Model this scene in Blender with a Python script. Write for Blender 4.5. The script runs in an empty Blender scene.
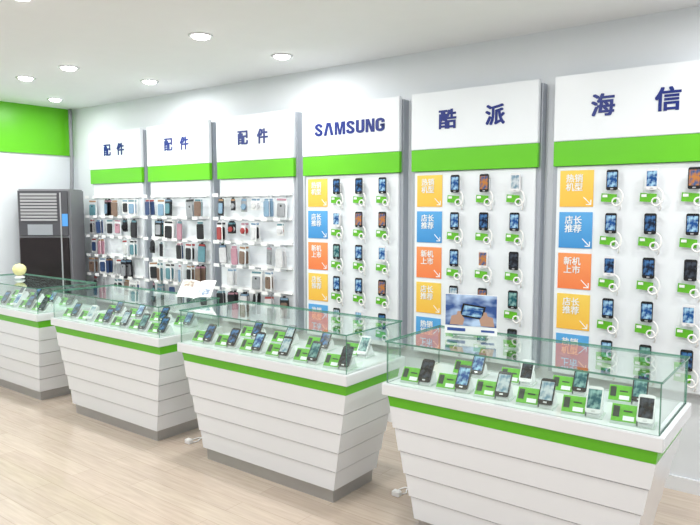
import bpy, bmesh, math, random
from mathutils import Vector, Matrix
random.seed(11)
scene=bpy.context.scene
scene.view_settings.view_transform='Standard'
COL=scene.collection
H=.20
WY=4.46; XL=-7.75; CEIL=2.80+H

# ---------- materials ----------
def mat(name,color,rough=.5,metal=0,emit=None,es=0,noise=0,coat=0,alpha=1,scale=6):
    m=bpy.data.materials.new(name); m.use_nodes=True
    nt=m.node_tree; b=nt.nodes['Principled BSDF']
    c=(*color,1)
    b.inputs['Base Color'].default_value=c
    b.inputs['Roughness'].default_value=rough
    b.inputs['Metallic'].default_value=metal
    b.inputs['Coat Weight'].default_value=coat
    b.inputs['Alpha'].default_value=alpha
    if emit:
        b.inputs['Emission Color'].default_value=(*emit,1); b.inputs['Emission Strength'].default_value=es
    if noise:
        tc=nt.nodes.new('ShaderNodeTexCoord'); n=nt.nodes.new('ShaderNodeTexNoise'); n.inputs['Scale'].default_value=scale
        mx=nt.nodes.new('ShaderNodeMix'); mx.data_type='RGBA'
        mx.inputs[6].default_value=c; mx.inputs[7].default_value=tuple(v*(1-noise) for v in color)+(1,)
        nt.links.new(tc.outputs['Object'],n.inputs['Vector']); nt.links.new(n.outputs['Fac'],mx.inputs[0])
        nt.links.new(mx.outputs[2],b.inputs['Base Color'])
    return m
WHITE=mat('white_laminate',(.77,.79,.82),.25,noise=.02,coat=.3)
PANELW=mat('panel_white',(.80,.84,.88),.35,noise=.02)
WALLW=mat('wall_paint',(.74,.78,.82),.7,noise=.03)
CEILM=mat('ceiling_paint',(.87,.89,.92),.8,noise=.03)
GREEN=mat('lime_green',(.12,.53,.008),.35,noise=.04)
GREENC=mat('green_card',(.14,.55,.02),.4,noise=.4,scale=60)
BLUE=mat('navy_lettering',(.001,.016,.19),.4)
GREY=mat('brushed_metal_plinth',(.45,.45,.45),.32,.6,noise=.12,scale=14)
RAIL=mat('rail_grey',(.42,.45,.50),.35,.3)
BLACK=mat('black_plastic',(.012,.012,.014),.25)
DARK=mat('dark_cabinet',(.022,.016,.016),.12,noise=.3)
DARK2=mat('dark_louver',(.02,.018,.02),.35)
SILV=mat('silver_trim',(.6,.6,.62),.3,.7)
PAPER=mat('paper_white',(.85,.86,.87),.6)
CABLE=mat('cable_white',(.86,.86,.86),.4)
STANDM=mat('stand_clear_grey',(.58,.66,.62),.2)
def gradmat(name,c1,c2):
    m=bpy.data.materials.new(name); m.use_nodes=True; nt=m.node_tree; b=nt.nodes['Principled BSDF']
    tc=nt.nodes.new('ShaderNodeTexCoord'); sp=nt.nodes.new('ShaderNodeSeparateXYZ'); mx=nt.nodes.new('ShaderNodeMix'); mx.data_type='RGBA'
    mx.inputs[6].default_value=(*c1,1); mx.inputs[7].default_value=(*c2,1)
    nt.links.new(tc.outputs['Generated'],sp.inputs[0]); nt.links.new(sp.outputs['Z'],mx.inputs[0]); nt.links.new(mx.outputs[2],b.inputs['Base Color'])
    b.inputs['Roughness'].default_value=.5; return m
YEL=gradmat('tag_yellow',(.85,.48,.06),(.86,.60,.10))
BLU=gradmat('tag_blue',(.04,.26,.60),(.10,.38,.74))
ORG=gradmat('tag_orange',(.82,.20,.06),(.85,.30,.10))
TYEL=mat('toy_yellow',(.80,.74,.36),.6)
LAMP=mat('lamp_lens',(1,1,1),.5,emit=(1,.99,.97),es=24)

def glassmat(name,tint,edge=False):
    m=bpy.data.materials.new(name); m.use_nodes=True; nt=m.node_tree; nt.nodes.clear()
    o=nt.nodes.new('ShaderNodeOutputMaterial'); mx=nt.nodes.new('ShaderNodeMixShader')
    t=nt.nodes.new('ShaderNodeBsdfTransparent'); g=nt.nodes.new('ShaderNodeBsdfGlossy')
    t.inputs[0].default_value=(*tint,1); g.inputs['Roughness'].default_value=.015
    if edge:
        d=nt.nodes.new('ShaderNodeBsdfPrincipled'); d.inputs['Base Color'].default_value=(.10,.25,.18,1); d.inputs['Roughness'].default_value=.15
        mx.inputs[0].default_value=.8
        nt.links.new(t.outputs[0],mx.inputs[1]); nt.links.new(d.outputs[0],mx.inputs[2])
    else:
        lw=nt.nodes.new('ShaderNodeLayerWeight'); lw.inputs['Blend'].default_value=.5
        pw=nt.nodes.new('ShaderNodeMath'); pw.operation='POWER'; pw.inputs[1].default_value=2.9
        ma=nt.nodes.new('ShaderNodeMath'); ma.operation='MULTIPLY_ADD'; ma.inputs[1].default_value=.88; ma.inputs[2].default_value=.08
        nt.links.new(lw.outputs['Facing'],pw.inputs[0]); nt.links.new(pw.outputs[0],ma.inputs[0])
        nt.links.new(ma.outputs[0],mx.inputs[0]); nt.links.new(t.outputs[0],mx.inputs[1]); nt.links.new(g.outputs[0],mx.inputs[2])
        g.inputs['Color'].default_value=(.90,.96,.94,1)
    nt.links.new(mx.outputs[0],o.inputs[0]); return m
GLASS=glassmat('clear_glass',(.89,.955,.925)); GEDGE=glassmat('glass_edge',(.6,.85,.78),True)

def screenmat(name,c1,c2,scale=3):
    m=bpy.data.materials.new(name); m.use_nodes=True; nt=m.node_tree; b=nt.nodes['Principled BSDF']
    tc=nt.nodes.new('ShaderNodeTexCoord'); n=nt.nodes.new('ShaderNodeTexNoise'); n.inputs['Scale'].default_value=scale
    r=nt.nodes.new('ShaderNodeValToRGB'); r.color_ramp.elements[0].position=.42; r.color_ramp.elements[1].position=.66
    r.color_ramp.elements[0].color=(*c1,1); r.color_ramp.elements[1].color=(*c2,1)
    nt.links.new(tc.outputs['Generated'],n.inputs['Vector']); nt.links.new(n.outputs['Fac'],r.inputs[0])
    nt.links.new(r.outputs[0],b.inputs['Base Color']); b.inputs['Roughness'].default_value=.12
    nt.links.new(r.outputs[0],b.inputs['Emission Color']); b.inputs['Emission Strength'].default_value=.25
    return m
SCR=[screenmat('screen_sky',(.01,.06,.22),(.3,.5,.65)),screenmat('screen_night',(.005,.01,.03),(.05,.15,.35)),
     screenmat('screen_sunset',(.40,.16,.04),(.03,.08,.2)),screenmat('screen_light',(.45,.5,.53),(.12,.22,.3)),
     screenmat('screen_teal',(.01,.08,.10),(.2,.36,.34)),screenmat('screen_dark',(.006,.006,.009),(.04,.05,.07)),
     screenmat('screen_purple',(.02,.01,.06),(.20,.12,.25)),screenmat('screen_black',(.004,.004,.005),(.02,.02,.025))]

def floormat():
    m=bpy.data.materials.new('light_wood_planks'); m.use_nodes=True; nt=m.node_tree; b=nt.nodes['Principled BSDF']
    tc=nt.nodes.new('ShaderNodeTexCoord'); br=nt.nodes.new('ShaderNodeTexBrick')
    br.inputs['Scale'].default_value=1; br.inputs['Brick Width'].default_value=1.2; br.inputs['Row Height'].default_value=.14
    br.inputs['Mortar Size'].default_value=.0014; br.offset=.37
    br.inputs['Color1'].default_value=(.67,.56,.46,1); br.inputs['Color2'].default_value=(.61,.50,.41,1); br.inputs['Mortar'].default_value=(.46,.37,.29,1)
    mp=nt.nodes.new('ShaderNodeMapping'); mp.inputs['Scale'].default_value=(1.2,16,1)
    n=nt.nodes.new('ShaderNodeTexNoise'); n.inputs['Scale'].default_value=3; n.inputs['Detail'].default_value=7
    mx=nt.nodes.new('ShaderNodeMix'); mx.data_type='RGBA'; mx.blend_type='MULTIPLY'; mx.inputs[0].default_value=.38
    nt.links.new(tc.outputs['Object'],br.inputs['Vector']); nt.links.new(tc.outputs['Object'],mp.inputs[0]); nt.links.new(mp.outputs[0],n.inputs['Vector'])
    nt.links.new(br.outputs['Color'],mx.inputs[6]); nt.links.new(n.outputs['Fac'],mx.inputs[7]); nt.links.new(mx.outputs[2],b.inputs['Base Color'])
    b.inputs['Roughness'].default_value=.16; b.inputs['Coat Weight'].default_value=.25; b.inputs['Coat Roughness'].default_value=.1; return m
FLOOR=floormat()

# ---------- helpers ----------
def link(o,parent=None,loc=None):
    COL.objects.link(o)
    if parent: o.parent=parent
    if loc: o.location=loc
    return o
def thing(name,label,cat,loc=(0,0,0),group=None,rz=0,rx=0):
    e=bpy.data.objects.new(name,None); e.empty_display_size=.05; link(e); e.location=loc; e.rotation_euler=(rx,0,rz)
    e['label']=label; e['category']=cat
    if group: e['group']=group
    return e
def from_bm(name,bm,mats,parent=None):
    me=bpy.data.meshes.new(name); bmesh.ops.recalc_face_normals(bm,faces=bm.faces); bm.to_mesh(me); bm.free()
    for m in (mats if isinstance(mats,(list,tuple)) else [mats]): me.materials.append(m)
    o=bpy.data.objects.new(name,me); link(o,parent); return o
def addbox(bm,a,b,mi=0):
    vs=[bm.verts.new((x,y,z)) for x in (a[0],b[0]) for y in (a[1],b[1]) for z in (a[2],b[2])]
    fs=[]
    for f in ((0,1,3,2),(4,6,7,5),(0,4,5,1),(2,3,7,6),(0,2,6,4),(1,5,7,3)):
        fc=bm.faces.new([vs[i] for i in f]); fc.material_index=mi; fs.append(fc)
    return fs
def box(name,a,b,m,parent=None,bevel=0):
    bm=bmesh.new(); addbox(bm,a,b)
    if bevel: bmesh.ops.bevel(bm,geom=bm.edges[:],offset=bevel,segments=2,affect='EDGES')
    return from_bm(name,bm,m,parent)
def boxes(name,lst,m,parent=None):
    bm=bmesh.new()
    for a,b in lst: addbox(bm,a,b)
    return from_bm(name,bm,m,parent)
def pane(name,a,b,parent):
    bm=bmesh.new(); fs=addbox(bm,a,b); bm.normal_update()
    srt=sorted(fs,key=lambda f:-f.calc_area())
    for f in srt[2:]: f.material_index=1
    bmesh.ops.recalc_face_normals(bm,faces=bm.faces)
    bm.faces.remove(srt[1])
    return from_bm(name,bm,[GLASS,GEDGE],parent)
def rrect_pts(w,h,r,n=5):
    p=[]
    for cx,cz,a0 in ((w/2-r,h/2-r,0),(-w/2+r,h/2-r,90),(-w/2+r,-h/2+r,180),(w/2-r,-h/2+r,270)):
        for i in range(n+1):
            a=math.radians(a0+90*i/n); p.append((cx+r*math.cos(a),cz+r*math.sin(a)))
    return p
def prism(name,pts,y0,y1,m,parent=None,bevel=0,off=(0,0)):
    bm=bmesh.new()
    f=[bm.verts.new((x+off[0],y0,z+off[1])) for x,z in pts]; k=[bm.verts.new((x+off[0],y1,z+off[1])) for x,z in pts]
    ff=bm.faces.new(f); bf=bm.faces.new(k[::-1]); n=len(pts)
    for i in range(n): bm.faces.new((f[i],f[(i+1)%n],k[(i+1)%n],k[i]))
    if bevel: bmesh.ops.bevel(bm,geom=list(ff.edges)+list(bf.edges),offset=bevel,segments=2,affect='EDGES')
    return from_bm(name,bm,m,parent)
def smooth(P,sub):
    Q=[]
    for i in range(len(P)-1):
        a=P[max(i-1,0)];b=P[i];c=P[i+1];d=P[min(i+2,len(P)-1)]
        for s in range(sub):
            t=s/sub; Q.append(.5*((2*b)+(c-a)*t+(2*a-5*b+4*c-d)*t*t+(3*b-a-3*c+d)*t**3))
    Q.append(P[-1]); return Q
def ribbon(name,pts,th,tv,y0,y1,m,parent,off):
    """letter stroke: centreline in xz, thickness th for vertical runs and tv for horizontal runs"""
    Q=smooth([Vector((x,z)) for x,z in pts],6); bm=bmesh.new(); R=[]
    for i,q in enumerate(Q):
        t=(Q[min(i+1,len(Q)-1)]-Q[max(i-1,0)]).normalized(); nrm=Vector((-t.y,t.x))
        w=math.hypot(nrm.x*th,nrm.y*tv)/2
        a=q+nrm*w; b=q-nrm*w
        R.append([bm.verts.new((v.x+off[0],y,v.y+off[1])) for v,y in ((a,y0),(b,y0),(b,y1),(a,y1))])
    for A_,B in zip(R,R[1:]):
        for j in range(4): bm.faces.new((A_[j],A_[(j+1)%4],B[(j+1)%4],B[j]))
    bm.faces.new(R[0]); bm.faces.new(R[-1][::-1])
    return from_bm(name,bm,m,parent)
def tube(name,pts,r,m,parent=None,seg=6,sub=6):
    Q=smooth([Vector(p) for p in pts],sub); bm=bmesh.new(); rings=[]
    up=Vector((0.3,.9,.2)).normalized()
    for i,q in enumerate(Q):
        t=(Q[min(i+1,len(Q)-1)]-Q[max(i-1,0)]).normalized(); u=t.cross(up).normalized(); v=t.cross(u)
        rings.append([bm.verts.new(q+r*(math.cos(2*math.pi*j/seg)*u+math.sin(2*math.pi*j/seg)*v)) for j in range(seg)])
    for A,B in zip(rings,rings[1:]):
        for j in range(seg): bm.faces.new((A[j],A[(j+1)%seg],B[(j+1)%seg],B[j]))
    bm.faces.new(rings[0][::-1]); bm.faces.new(rings[-1])
    o=from_bm(name,bm,m,parent)
    for p in o.data.polygons: p.use_smooth=True
    return o
def lathe(name,prof,m,parent=None,seg=24):
    bm=bmesh.new(); rings=[]
    for r,z in prof: rings.append([bm.verts.new((max(r,1e-4)*math.cos(2*math.pi*j/seg),max(r,1e-4)*math.sin(2*math.pi*j/seg),z)) for j in range(seg)])
    for A,B in zip(rings,rings[1:]):
        for j in range(seg): bm.faces.new((A[j],A[(j+1)%seg],B[(j+1)%seg],B[j]))
    bm.faces.new(rings[0][::-1]); bm.faces.new(rings[-1])
    o=from_bm(name,bm,m,parent)
    for p in o.data.polygons: p.use_smooth=True
    return o
def text(name,s,size,m,parent,loc,bold=.0,ext=.002,line=1):
    c=bpy.data.curves.new('t','FONT'); c.body=s; c.size=size; c.align_x='CENTER'; c.align_y='CENTER'; c.extrude=ext; c.space_line=line
    c.resolution_u=3
    o=bpy.data.objects.new('t',c); COL.objects.link(o)
    bpy.context.view_layer.update(); dg=bpy.context.evaluated_depsgraph_get()
    me=bpy.data.meshes.new_from_object(o.evaluated_get(dg)); bpy.data.objects.remove(o)
    xs=[v.co.x for v in me.vertices]; zs=[v.co.y for v in me.vertices]
    cx=(max(xs)+min(xs))/2 if xs else 0; cz=(max(zs)+min(zs))/2 if zs else 0
    for v in me.vertices:
        x,y,z=v.co; v.co=((x-cx),-z,(y-cz))
    if bold:
        bx,bz=bold if isinstance(bold,tuple) else (bold,bold)
        bm=bmesh.new()
        for k,(dx,dz) in enumerate(((0,0),(1,0),(-1,0),(0,1),(0,-1),(1,1),(-1,1),(1,-1),(-1,-1))):
            n0=len(bm.verts); bm.from_mesh(me); bm.verts.ensure_lookup_table()
            for v in bm.verts[n0:]: v.co+=Vector((dx*bx,-k*.00004,dz*bz))
        bm.to_mesh(me); bm.free()
    me.materials.clear(); me.materials.append(m); me.name=name
    n=bpy.data.objects.new(name,me); link(n,parent,loc); return n
def copy_thing(src,loc,rot=None,parent=None):
    n=src.copy(); COL.objects.link(n)
    if parent: n.parent=parent
    else:
        n.location=loc
        if rot is not None: n.rotation_euler=rot
    for ch in src.children: copy_thing(ch,None,None,n)
    return n
def kid(o,nm):
    for c in o.children:
        if c.name.split('.')[0]==nm: return c
def setmat(o,m,i=0):
    o.material_slots[i].link='OBJECT'; o.material_slots[i].material=m

# ---------- room ----------
def struct(o): o['kind']='structure'; return o
XR=3.6; YF=-3.2
struct(box('floor',(XL-.15,YF,-.1),(XR,WY+.15,0),FLOOR))
struct(box('ceiling',(XL-.15,YF,CEIL),(XR,WY+.15,CEIL+.1),CEILM))
struct(box('wall_back',(XL-.15,WY,0),(XR,WY+.15,CEIL),WALLW))
struct(box('wall_left',(XL-.15,YF,0),(XL,WY,CEIL),WALLW))
struct(box('trim_1',(XL,YF,2.23+H),(XL+.02,WY,CEIL),GREEN))
struct(box('baseboard_back',(XL,WY-.015,0),(XR,WY,.09),WHITE))
struct(box('baseboard_left',(XL,YF,0),(XL+.015,WY-.015,.09),WHITE))

# ---------- downlights ----------
first=None
def downlight(x,y):
    global first
    if first is None:
        first=thing('downlight','round recessed ceiling downlight with white rim, lit','ceiling light',(x,y,CEIL),'recessed ceiling downlights')
        lathe('rim',[(.062,0),(.085,0),(.087,-.005),(.078,-.009),(.062,-.006)],WHITE,first)
        lathe('lens',[(.062,-.001),(.060,-.012),(.045,-.022),(.02,-.027),(.001,-.028)],LAMP,first)
        o=first
    else: o=copy_thing(first,(x,y,CEIL))
    L=bpy.data.lights.new('downlight_lamp','AREA'); L.shape='DISK'; L.size=.12; L.energy=5.7; L.color=(1,.99,.97)
    l=bpy.data.objects.new('downlight_lamp',L); COL.objects.link(l); l.parent=o; l.location=(0,0,-.035)
for y in (3.90,3.1,1.9,.6,-.8):
    for i in range(6):
        x=-7.1+1.73*i+(0 if y>3.5 else -.15)+(.12 if 3<y<3.5 else 0)
        if y>3.5 and i==3: continue
        downlight(x,y)
downlight(-6.15,3.1)

# ---------- phones ----------
def make_phone(label,loc,group,bodym,home=True):
    p=thing('display_phone',label,'phone',loc,group)
    prism('phone_body',rrect_pts(.070,.130,.011),-.010,0,bodym,p,.002)
    prism('screen',rrect_pts(.059,.094,.002),-.0106,-.0095,SCR[0],p,0,(0,.003))
    if home: prism('button',rrect_pts(.018,.008,.003),-.0112,-.0098,SILV,p,0,(0,-.056))
    return p
PB=make_phone('black touchscreen phone with a lit screen',(0,0,0),'phones on the wall panels',BLACK)
PWm=mat('phone_white',(.78,.78,.8),.25)
PW=make_phone('white touchscreen phone with a lit screen',(0,0,0),'phones on the wall panels',PWm)
protos=[PB,PW]
def put_phone(loc,rot,white,scr,group,label=None):
    src=protos[1 if white else 0]
    o=copy_thing(src,loc,rot)
    o['group']=group
    if label: o['label']=label
    setmat(kid(o,'screen'),SCR[scr]); return o

def make_holder(loc):
    h=thing('price_tag_holder','white wall phone mount with green price card and coiled cable','phone holder',loc,'price holders on the wall panels')
    box('mount',(-.028,-.03,-.035),(.028,0,.045),PAPER,h,.003)
    prism('price_card',[(-.07,-.122),(.025,-.128),(.028,-.076),(-.067,-.068)],-.024,-.020,GREENC,h)
    box('card_bracket',(-.06,-.020,-.128),(.02,0,-.118),PAPER,h)
    box('price_label',(-.06,-.0255,-.094),(-.03,-.024,-.077),PAPER,h)
    tube('cable',[(.02,-.02,-.035),(.048,-.03,-.05),(.066,-.035,-.08),(.060,-.035,-.125),(.03,-.035,-.148),(.004,-.035,-.130),(.012,-.035,-.105),(.040,-.035,-.105),(.055,-.03,-.15),(.045,-.01,-.175)],.0055,CABLE,h)
    return h
H0=None

# wordmark letters drawn as strokes
def wordmark(parent,cx,cz,y0,y1):
    TH,TV=.029,.021
    S_=[(.0265,.019),(.023,.034),(0,.0425),(-.023,.035),(-.025,.020),(-.013,.009),(.012,-.007),(.026,-.019),(.024,-.035),(0,-.0425),(-.025,-.035),(-.0285,-.017)]
    G_=[(.0285,.017),(.024,.035),(0,.0425),(-.025,.034),(-.029,.014),(-.029,-.014),(-.025,-.034),(0,-.0425),(.025,-.035),(.0285,-.018),(.0285,-.006),(.0285,-.0)]
    U_=[(-.0285,.053),(-.0285,.02),(-.0285,-.014),(-.024,-.035),(0,-.0425),(.024,-.035),(.0285,-.014),(.0285,.02),(.0285,.053)]
    A_=[(-.053,-.053),(-.021,.053),(.021,.053),(.053,-.053),(.024,-.053),(0,.034),(-.024,-.053)]
    M_=[(-.055,-.053),(-.055,.053),(-.017,.053),(0,-.022),(.017,.053),(.055,.053),(.055,-.053),(.030,-.053),(.030,.032),(.012,-.053),(-.012,-.053),(-.030,.032),(-.030,-.053)]
    N_=[(-.043,-.053),(-.043,.053),(-.010,.053),(.019,-.018),(.019,.053),(.043,.053),(.043,-.053),(.010,-.053),(-.019,.018),(-.019,-.053)]
    seq=[('S',.086),('A',.106),('M',.110),('S',.086),('U',.086),('N',.086),('G',.086)]
    gap=.013; tot=sum(w for _,w in seq)+gap*6; x=cx-tot/2
    for ch,w in seq:
        o=(x+w/2,cz)
        if ch=='S': ribbon('lettering',S_,TH,TV,y0,y1,BLUE,parent,o)
        elif ch=='U': ribbon('lettering',U_,TH,TV,y0,y1,BLUE,parent,o)
        elif ch=='G':
            g=ribbon('lettering',G_,TH,TV,y0,y1,BLUE,parent,o)
            bm=bmesh.new(); bm.from_mesh(g.data); addbox(bm,(o[0]+.002,y0,o[1]-.012),(o[0]+.043,y1,o[1]+.006)); bm.to_mesh(g.data); bm.free()
        else: prism('lettering',{'A':A_,'M':M_,'N':N_}[ch],y0,y1,BLUE,parent,0,o)
        x+=w+gap

# ---------- wall panels ----------
S=1.12; W=1.01
X0=-6.675
ZT=2.46+H; ZS1=2.035+H; ZS0=1.87+H; ZB=.46+H
heads=['配件','配件','配件','SAMSUNG','酷派','海信']
labs=['white wall display with blue two-character header, hung with phone cases']*3+['white wall display with blue Latin brand lettering above phones','white wall display with blue two-character brand header above phones','white wall display with blue brand header at the end of the row']
tags=[('热销\n机型',YEL),('店长\n推荐',BLU),('新机\n上市',ORG),('店长\n推荐',YEL),('热销\n机型',BLU)]
ROWZ=[1.72+H,1.445+H,1.17+H,.895+H,.62+H]
hookrows=[1.70+H,1.475+H,1.25+H,1.025+H,.80+H]
PK=[mat('case_%s'%n,c,.4,noise=.35,scale=30) for n,c in (('pink',(.58,.30,.38)),('navy',(.04,.08,.20)),('black',(.02,.02,.025)),('brown',(.24,.16,.12)),('teal',(.14,.32,.38)),('orange',(.48,.28,.16)),('white',(.78,.79,.81)),('red',(.45,.06,.06)),('grey',(.38,.40,.43)),('skyblue',(.25,.40,.56)))]
CLEAR=mat('clear_blister',(.74,.78,.81),.15)
def make_pack(kind):
    e=thing('phone_case_package','boxed phone case hanging from a peg','phone accessory',(0,0,0),'phone accessories hanging on pegs')
    w,h=((.10,.18),(.085,.18),(.125,.195),(.07,.12),(.05,.205))[kind]
    tab=[(-w/2,-h),(w/2,-h),(w/2,-.02),(w/2-.008,0),(.016,.0),(.016,.015),(-.016,.015),(-.016,0),(-w/2+.008,0),(-w/2,-.02)]
    prism('backing_card',tab,-.003,0,PAPER,e)
    if kind==3:
        prism('phone_case',rrect_pts(.055,.055,.026),-.02,-.003,PK[0],e,.004,(0,-h*.62))
    else:
        prism('phone_case',rrect_pts(w*(.66 if kind!=1 else .92),h*(.62 if kind!=1 else .84),.01),-.014,-.003,PK[0],e,.003,(0,-h*.56))
    prism('title_strip',rrect_pts(w*.8,.018,.002),-.0045,-.003,PK[7],e,0,(0,-.014))
    if kind==2: prism('camera_hole',rrect_pts(.02,.02,.009),-.0148,-.012,PK[2],e,0,(0,-h*.36))
    return e
packs=[make_pack(k) for k in range(5)]
for n in range(6):
    ox=X0+S*n-W/2
    p=thing('wall_display_panel',labs[n],'display panel',(ox,WY,0),'wall display panels')
    box('header_board',(0,-.12,ZS1),(W,-.08,ZT),PANELW,p,.004)
    box('green_stripe',(0,-.115,ZS0),(W,-.08,ZS1-.001),GREEN,p,.002)
    box('backboard',(.02,-.095,ZB),(W-.02,-.065,ZS0-.002),PANELW,p,.004)
    for xx in (.12,W-.17):
        box('mounting_batten',(xx,-.065,ZB+.05),(xx+.05,0,ZT-.05),RAIL,p)
    box('side_rail',(-.012,-.075,ZB),(.018,0,ZT-.02),RAIL,p)
    box('side_rail',(W-.018,-.075,ZB),(W+.012,0,ZT-.02),RAIL,p)
    if heads[n]=='SAMSUNG':
        wordmark(p,W/2+.005,2.255+H,-.125,-.1195)
    else:
        d=.13 if n<3 else .19
        for k,ch in enumerate(heads[n]):
            text('lettering',ch,.142 if n<3 else .15,BLUE,p,(W/2+(-d if k==0 else d),-.122,2.25+H),bold=(.0045,.003))
    if n<3:
        for ri,rz in enumerate(hookrows):
            boxes('slat_rail',[((.03,-.108,rz),(W-.03,-.095,rz+.028)),((.03,-.12,rz+.004),(W-.03,-.108,rz+.008)),((.03,-.098,rz-.1),(W-.03,-.095,rz-.097))],PAPER,p)
            cols=6
            for c in range(cols):
                x=.10+c*(W-.20)/(cols-1)
                tube('peg',[(x,-.095,rz-.008),(x,-.17,rz-.008),(x,-.22,rz-.006),(x,-.23,rz+.004)],.003,SILV,p,5,2)
                box('price_label',(x-.04,-.232,rz-.004),(x+.04,-.230,rz+.028),PAPER,p)
                if random.random()<(.16 if n==2 else .10): continue
                k=random.choice([0,0,1,1,2,3]) if ri<3 else random.choice([0,1,1,2,4])
                pal={0:[1,2,0,9,3,8,6,4,2,1],1:[3,1,2,0,4,2,8,9],2:[6,8,2,6,0,3,1]}[n]
                if n==2 and ri<1: pal=[6,8,6,9]
                if n==2 and ri==1: pal=[7,2,7,6]; k=random.choice([3,3,0])
                if ri>=3: pal=[4,2,1,3,9,8] if n!=2 else [3,2,6,8]
                cm=PK[random.choice(pal)]; tm=PK[random.choice([7,4,9,5,2,6,0])]
                bc=random.choice([PAPER,PAPER,PAPER,CLEAR,CLEAR,PK[2],PK[8]])
                sc=random.uniform(.85,1.1)
                for dup in range(random.choice([1,2,2])):
                    o=copy_thing(packs[k],(ox+x+random.uniform(-.015,.015),WY-.145-.035*dup-random.uniform(0,.01),rz-.022),(0,random.uniform(-.06,.06),random.uniform(-.3,.3)))
                    o.scale=(sc,sc,sc)
                    if dup==1 and random.random()<.4: cm=PK[random.choice(pal)]
                    setmat(kid(o,'phone_case'),cm); setmat(kid(o,'title_strip'),tm); setmat(kid(o,'backing_card'),bc)
    else:
        for r,rz in enumerate(ROWZ):
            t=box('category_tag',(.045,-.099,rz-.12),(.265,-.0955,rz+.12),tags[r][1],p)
            text('lettering',tags[r][0],.057,PAPER,t,(.140,-.100,rz+.040),ext=.001,bold=.0008)
            prism('arrow_mark',[(-.040,.044),(-.036,.048),(.008,.004),(.008,.028),(.014,.028),(.014,-.006),(-.020,-.006),(-.020,0),(.004,0)],-.1005,-.099,PAPER,t,0,(.240,rz-.102))
            for c in range(3):
                x=.39+.235*c
                loc=(ox+x,WY-.095,rz+.035)
                if H0 is None: H0=make_holder(loc)
                else: copy_thing(H0,loc)
                wh=(r*3+c+n)%5==1
                put_phone((ox+x,WY-.126,rz+.05),(0,0,0),wh,random.choice([0,1,2,3,4,5,0,1,3,0]),'phones on the wall panels')
for q in packs:
    for c in list(q.children): bpy.data.objects.remove(c)
    bpy.data.objects.remove(q)

# ---------- air conditioner ----------
ac=thing('floor_air_conditioner','tall dark floor-standing air conditioner in the room corner','air conditioner',(-7.37,3.95,0),None,math.radians(38))
def A(v): return (v[0]-.30,v[1]-.21,v[2]+(H if v[2]>.2 else 0))
def abox(nm,a,b,m,bev=0): return box(nm,A(a),A(b),m,ac,bev)
abox('cabinet',(0,.02,.06),(.60,.42,1.80),mat('ac_side',(.22,.22,.24),.3),.015)
abox('base',(.01,.03,0),(.59,.41,.06),BLACK)
abox('front_panel',(.02,0,.10),(.58,.02,1.25),DARK,.006)
abox('outlet_frame',(.02,0,1.27),(.58,.02,1.78),mat('ac_front',(.08,.08,.09),.25),.006)
boxes('louver',[(A((.05,-.012,1.44+.036*i)),A((.46,-.001,1.464+.036*i))) for i in range(9)],mat('ac_louver',(.36,.36,.38),.4),ac)
abox('trim_strip',(.49,-.004,.12),(.505,0,1.76),SILV)
abox('control_panel',(.12,-.004,1.28),(.40,0,1.40),mat('ac_display',(.30,.32,.35),.3))
boxes('intake_grille',[(A((.06,-.006,.21+.03*i)),A((.46,-.001,.22+.03*i))) for i in range(12)],DARK2,ac)
abox('energy_label',(.51,-.003,1.38),(.575,0,1.52),mat('sticker_blue',(.08,.3,.7),.5))
pipe=thing('refrigerant_pipe','grey insulated pipe climbing the room corner','pipe',(-7.64,4.38,H))
tube('pipe_sleeve',[(0,-.05,1.4),(0,-.01,1.9),(0,0,2.2),(0,0,2.5),(0,0,2.79)],.022,mat('pipe_grey',(.25,.26,.28),.6),pipe,10,4)

# ---------- counters ----------
CW=.62
YFRONT=2.88
DT=.64+H
GH=.225
def frust(name,levels,m,L,parent):
    bm=bmesh.new(); rings=[]
    for z,ix,iy in levels:
        rings.append([bm.verts.new(c) for c in ((ix,iy,z),(L-ix,iy,z),(L-ix,CW-iy,z),(ix,CW-iy,z))])
    for A_,B in zip(rings,rings[1:]):
        for j in range(4): bm.faces.new((A_[j],A_[(j+1)%4],B[(j+1)%4],B[j]))
    bm.faces.new(rings[0][::-1]); bm.faces.new(rings[-1])
    return from_bm(name,bm,m,parent)
CARDP=mat('card_print',(.015,.03,.02),.4)
def slant(name,x0,x1,t0,t1,lift,m,s):
    def P(t): return (-.050+.050*t,.0135+.064*t)
    bm=bmesh.new(); a=[];b=[]
    for (x,t) in ((x0,t0),(x1,t0),(x1,t1),(x0,t1)):
        y,z=P(t); a.append(bm.verts.new((x,y-lift*.79,z+lift*.61))); b.append(bm.verts.new((x,y-(lift+.0012)*.79,z+(lift+.0012)*.61)))
    bm.faces.new(a[::-1]); bm.faces.new(b)
    for i in range(4): bm.faces.new((a[i],a[(i+1)%4],b[(i+1)%4],b[i]))
    return from_bm(name,bm,m,s)
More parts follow.
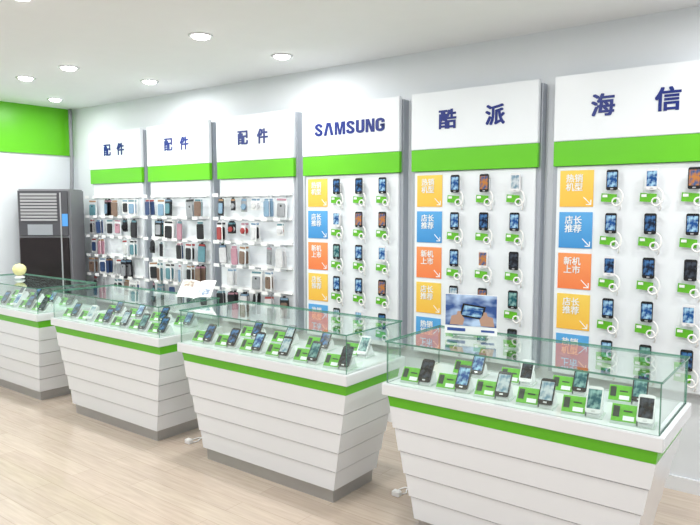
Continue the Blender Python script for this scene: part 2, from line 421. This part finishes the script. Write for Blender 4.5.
def stand(loc,rz):
    s=thing('phone_stand','small angled phone stand with lime green price card','phone stand',loc,'phone stands in the glass counters',rz)
    bm=bmesh.new(); pr=[(-.045,0),(.055,0),(.055,.012),(.028,.070),(.018,.070),(-.03,.016),(-.045,.016)]
    a=[bm.verts.new((-.030,y,z)) for y,z in pr]; b=[bm.verts.new((.030,y,z)) for y,z in pr]
    bm.faces.new(a); bm.faces.new(b[::-1])
    for i in range(len(pr)): bm.faces.new((a[i],a[(i+1)%len(pr)],b[(i+1)%len(pr)],b[i]))
    from_bm('stand_wedge',bm,PAPER,s)
    bm=bmesh.new(); pr=[(-.052,0),(.004,0),(.004,.078),(-.052,.010)]
    a=[bm.verts.new((-.142,y,z)) for y,z in pr]; b=[bm.verts.new((-.036,y,z)) for y,z in pr]
    bm.faces.new(a); bm.faces.new(b[::-1])
    for i in range(4): bm.faces.new((a[i],a[(i+1)%4],b[(i+1)%4],b[i]))
    from_bm('card_wedge',bm,STANDM,s)
    slant('price_card',-.141,-.037,0,1,0,GREENC,s)
    slant('printed_picture',-.135,-.108,.25,.88,.0014,CARDP,s)
    slant('price_label',-.092,-.046,.08,.34,.0014,PAPER,s)
    slant('printed_lines',-.092,-.055,.58,.66,.0014,CARDP,s)
    box('stand_base',(-.145,-.055,0),(.040,.060,.003),STANDM,s)
    return s
ST0=None
counters=[(-7.22,1.52,'white tapered display counter with glass case, yellow ornament on top'),(-5.46,1.52,'white tapered display counter with glass case, brochure on top'),(-3.73,1.52,'white tapered display counter with glass case and bare top'),(-1.97,1.42,'white tapered display counter with glass case, advertising card on top')]
for ci,(cx,L,desc) in enumerate(counters):
    c=thing('display_counter',desc,'display counter',(cx,YFRONT,0),'display counters')
    bx,by=.17,.09
    tz=DT-.13; bz=.08; lv=[]
    N=5
    def ins(z):
        t=(tz-z)/(tz-bz); return (.03+(bx-.03)*t,.03+(by-.03)*t)
    for i in range(N):
        z0=bz+(tz-bz)*i/N; z1=bz+(tz-bz)*(i+1)/N
        a=ins(z0); b=ins(z1)
        lv+= [(z0+.001,a[0]+.010,a[1]+.010),(z0+.007,a[0]+.010,a[1]+.010),(z0+.0075,a[0]-.006,a[1]-.006),(z1,b[0]+.002,b[1]+.002)]
    frust('tapered_body',lv,WHITE,L,c)
    frust('kick_base',[(0,bx+.015,by+.015),(bz,bx+.012,by+.012)],GREY,L,c)
    frust('green_band',[(tz,.034,.034),(DT-.065,.024,.024)],GREEN,L,c)
    box('deck',(0,0,DT-.065),(L,CW,DT),WHITE,c,.004)
    g=.02
    pane('glass_front',(g,g,DT),(L-g,g+.006,DT+GH),c)
    pane('glass_back',(g,CW-g-.006,DT),(L-g,CW-g,DT+GH),c)
    pane('glass_side',(g,g+.007,DT),(g+.006,CW-g-.007,DT+GH),c)
    pane('glass_side',(L-g-.006,g+.007,DT),(L-g,CW-g-.007,DT+GH),c)
    pane('glass_top',(g-.006,g-.006,DT+GH),(L-g+.006,CW-g+.006,DT+GH+.009),c)
    for row,yy in enumerate((.14,.46)):
        cnt=6 if row==0 else 4
        for i in range(cnt):
            x=.21+i*(L-.31)/(cnt-1)
            if row: x=.36+i*(L-.56)/(cnt-1)
            rz=.12+random.uniform(-.02,.02)
            loc=(cx+x,YFRONT+yy,DT)
            if ST0 is None: ST0=stand(loc,rz)
            else: copy_thing(ST0,loc,(0,0,rz))
            white=(ci==3 and row==0 and i==5) or (i+ci*2+row*3)%7==3
            tilt=-math.radians(36)
            R=Matrix.Rotation(rz,4,'Z'); off=R@Vector((0,-.008,.066))
            put_phone((cx+x+off.x,YFRONT+yy+off.y-.006,DT+off.z+.008),(tilt,0,rz),white,random.choice([5,1,0,4,5,0,1,3]),'phones in the glass counters')
for pr in protos:
    for ch in list(pr.children): bpy.data.objects.remove(ch)
    bpy.data.objects.remove(pr)

TOP=DT+GH+.009
sx,sy=-1.66,3.32
ad=thing('advertising_card','landscape advertising card with blue driving picture in clear stand','advertising card',(sx,sy,TOP),None,.25)
box('card_face',(-.15,-.001,.002),(.15,.001,.232),PAPER,ad)
box('printed_picture',(-.146,-.0025,.05),(.146,-.001,.228),screenmat('ad_picture',(.03,.07,.22),(.40,.52,.70),2.6),ad)
prism('pictured_phone',[(-.075,-.03),(.06,-.045),(.075,.03),(-.055,.045)],-.0035,-.0026,BLACK,ad,0,(.01,.135))
prism('pictured_screen',[(-.062,-.021),(.05,-.034),(.062,.022),(-.045,.035)],-.0042,-.0036,SCR[0],ad,0,(.01,.135))
skin=mat('printed_skin',(.45,.27,.20),.6)
prism('pictured_hand',[(-.045,-.05),(.03,-.05),(.04,-.015),(.02,.012),(.016,.03),(0,.028),(-.005,.008),(-.035,0)],-.0046,-.0027,skin,ad,0,(-.075,.105))
prism('pictured_hand',[(.045,-.05),(-.03,-.05),(-.04,-.015),(-.02,.012),(-.016,.03),(0,.028),(.005,.008),(.035,0)],-.0046,-.0027,skin,ad,0,(.09,.105))
CB=mat('caption_blue',(.03,.08,.3),.5)
box('caption_block',(-.135,-.002,.018),(-.03,-.001,.036),CB,ad)
box('caption_block',(.06,-.002,.02),(.135,-.001,.032),CB,ad)
box('clear_foot',(-.1,-.03,0),(.1,.03,.003),GEDGE,ad)

# open brochure propped on an easel
br=thing('open_brochure','open printed brochure propped up on the glass counter','brochure',(-4.08,3.36,TOP),None,.5)
br.scale=(.85,.85,.85)
ca,sa=math.cos(math.radians(38)),math.sin(math.radians(38))
def PT(x,y,z): return (x,y*ca-z*sa,(y+.115)*sa+z*ca+.002)
n=8
def zc(t): return .004+.02*math.sin(math.pi*t)**.7*(1-t*.5)+.02*t
bm=bmesh.new(); rows_=[]
for i in range(-n,n+1):
    t=abs(i)/n; z=zc(t); x=i/n*.165
    rows_.append([bm.verts.new(PT(x,yy,zz)) for yy,zz in ((-.11,z),(.11,z),(.11,z-.004),(-.11,z-.004))])
for A_,B in zip(rows_,rows_[1:]):
    for j in range(4): bm.faces.new((A_[j],B[j],B[(j+1)%4],A_[(j+1)%4]))
bm.faces.new(rows_[0]); bm.faces.new(rows_[-1][::-1])
from_bm('pages',bm,PAPER,br)
def patch(name,x0,x1,y0,y1,m):
    bm=bmesh.new(); r=[]
    for i in range(7):
        x=x0+(x1-x0)*i/6; z=zc(abs(x)/.165)+.0015
        r.append((bm.verts.new(PT(x,y0,z)),bm.verts.new(PT(x,y1,z))))
    for a,b in zip(r,r[1:]): bm.faces.new((a[0],b[0],b[1],a[1]))
    return from_bm(name,bm,m,br)
patch('printed_picture',-.15,-.04,.02,.095,screenmat('brochure_photo',(.32,.26,.22),(.6,.57,.52),5))
patch('printed_picture',.03,.14,-.095,-.01,screenmat('brochure_art',(.18,.25,.36),(.6,.62,.6),5))
TXT=mat('print_text',(.45,.45,.48),.6)
for k in range(4): patch('printed_lines',-.145,-.03,-.015-.018*k,-.021-.018*k,TXT)
for k in range(3): patch('printed_lines',.03,.145,.085-.018*k,.079-.018*k,TXT)
box('easel',(-.05,-.09,0),(.05,.085,.003),GEDGE,br)
box('easel_leg',(-.004,.075,0),(.004,.083,.125),GEDGE,br)

og=thing('desk_ornament','round pale yellow ornament on a small white foot','ornament',(-6.68,3.22,TOP))
lathe('foot',[(.045,0),(.05,.01),(.035,.022),(.018,.03)],PAPER,og)
lathe('ornament_ball',[(.015,.028),(.045,.04),(.062,.07),(.065,.095),(.057,.12),(.035,.14),(.004,.148)],TYEL,og)

for (x,y) in ((-3.90,3.10),(-2.14,3.30)):
    k=thing('power_cord','white power cord with plug adapter lying on the floor','power cord',(x,y,0),'power cords between the counters')
    tube('cord',[(.10,.25,.005),(.04,.16,.005),(-.02,.12,.005),(-.03,.05,.005),(0,.02,.005),(.03,.06,.005),(.01,.11,.009),(-.03,.28,.005)],.0045,CABLE,k)
    box('adapter',(-.028,-.018,0),(.026,.024,.034),CABLE,k,.005)

# ---------- world & camera ----------
w=bpy.data.worlds.new('world'); scene.world=w; w.use_nodes=True
bg=w.node_tree.nodes['Background']; bg.inputs[0].default_value=(.89,.945,1,1); bg.inputs[1].default_value=.52
cam=bpy.data.cameras.new('camera'); co=bpy.data.objects.new('camera',cam); COL.objects.link(co)
cam.sensor_width=36; cam.lens=650/700*36; co.location=(0,0,1.6+H)
co.rotation_euler=(math.radians(90-4.9),0,math.radians(37.2)); scene.camera=co
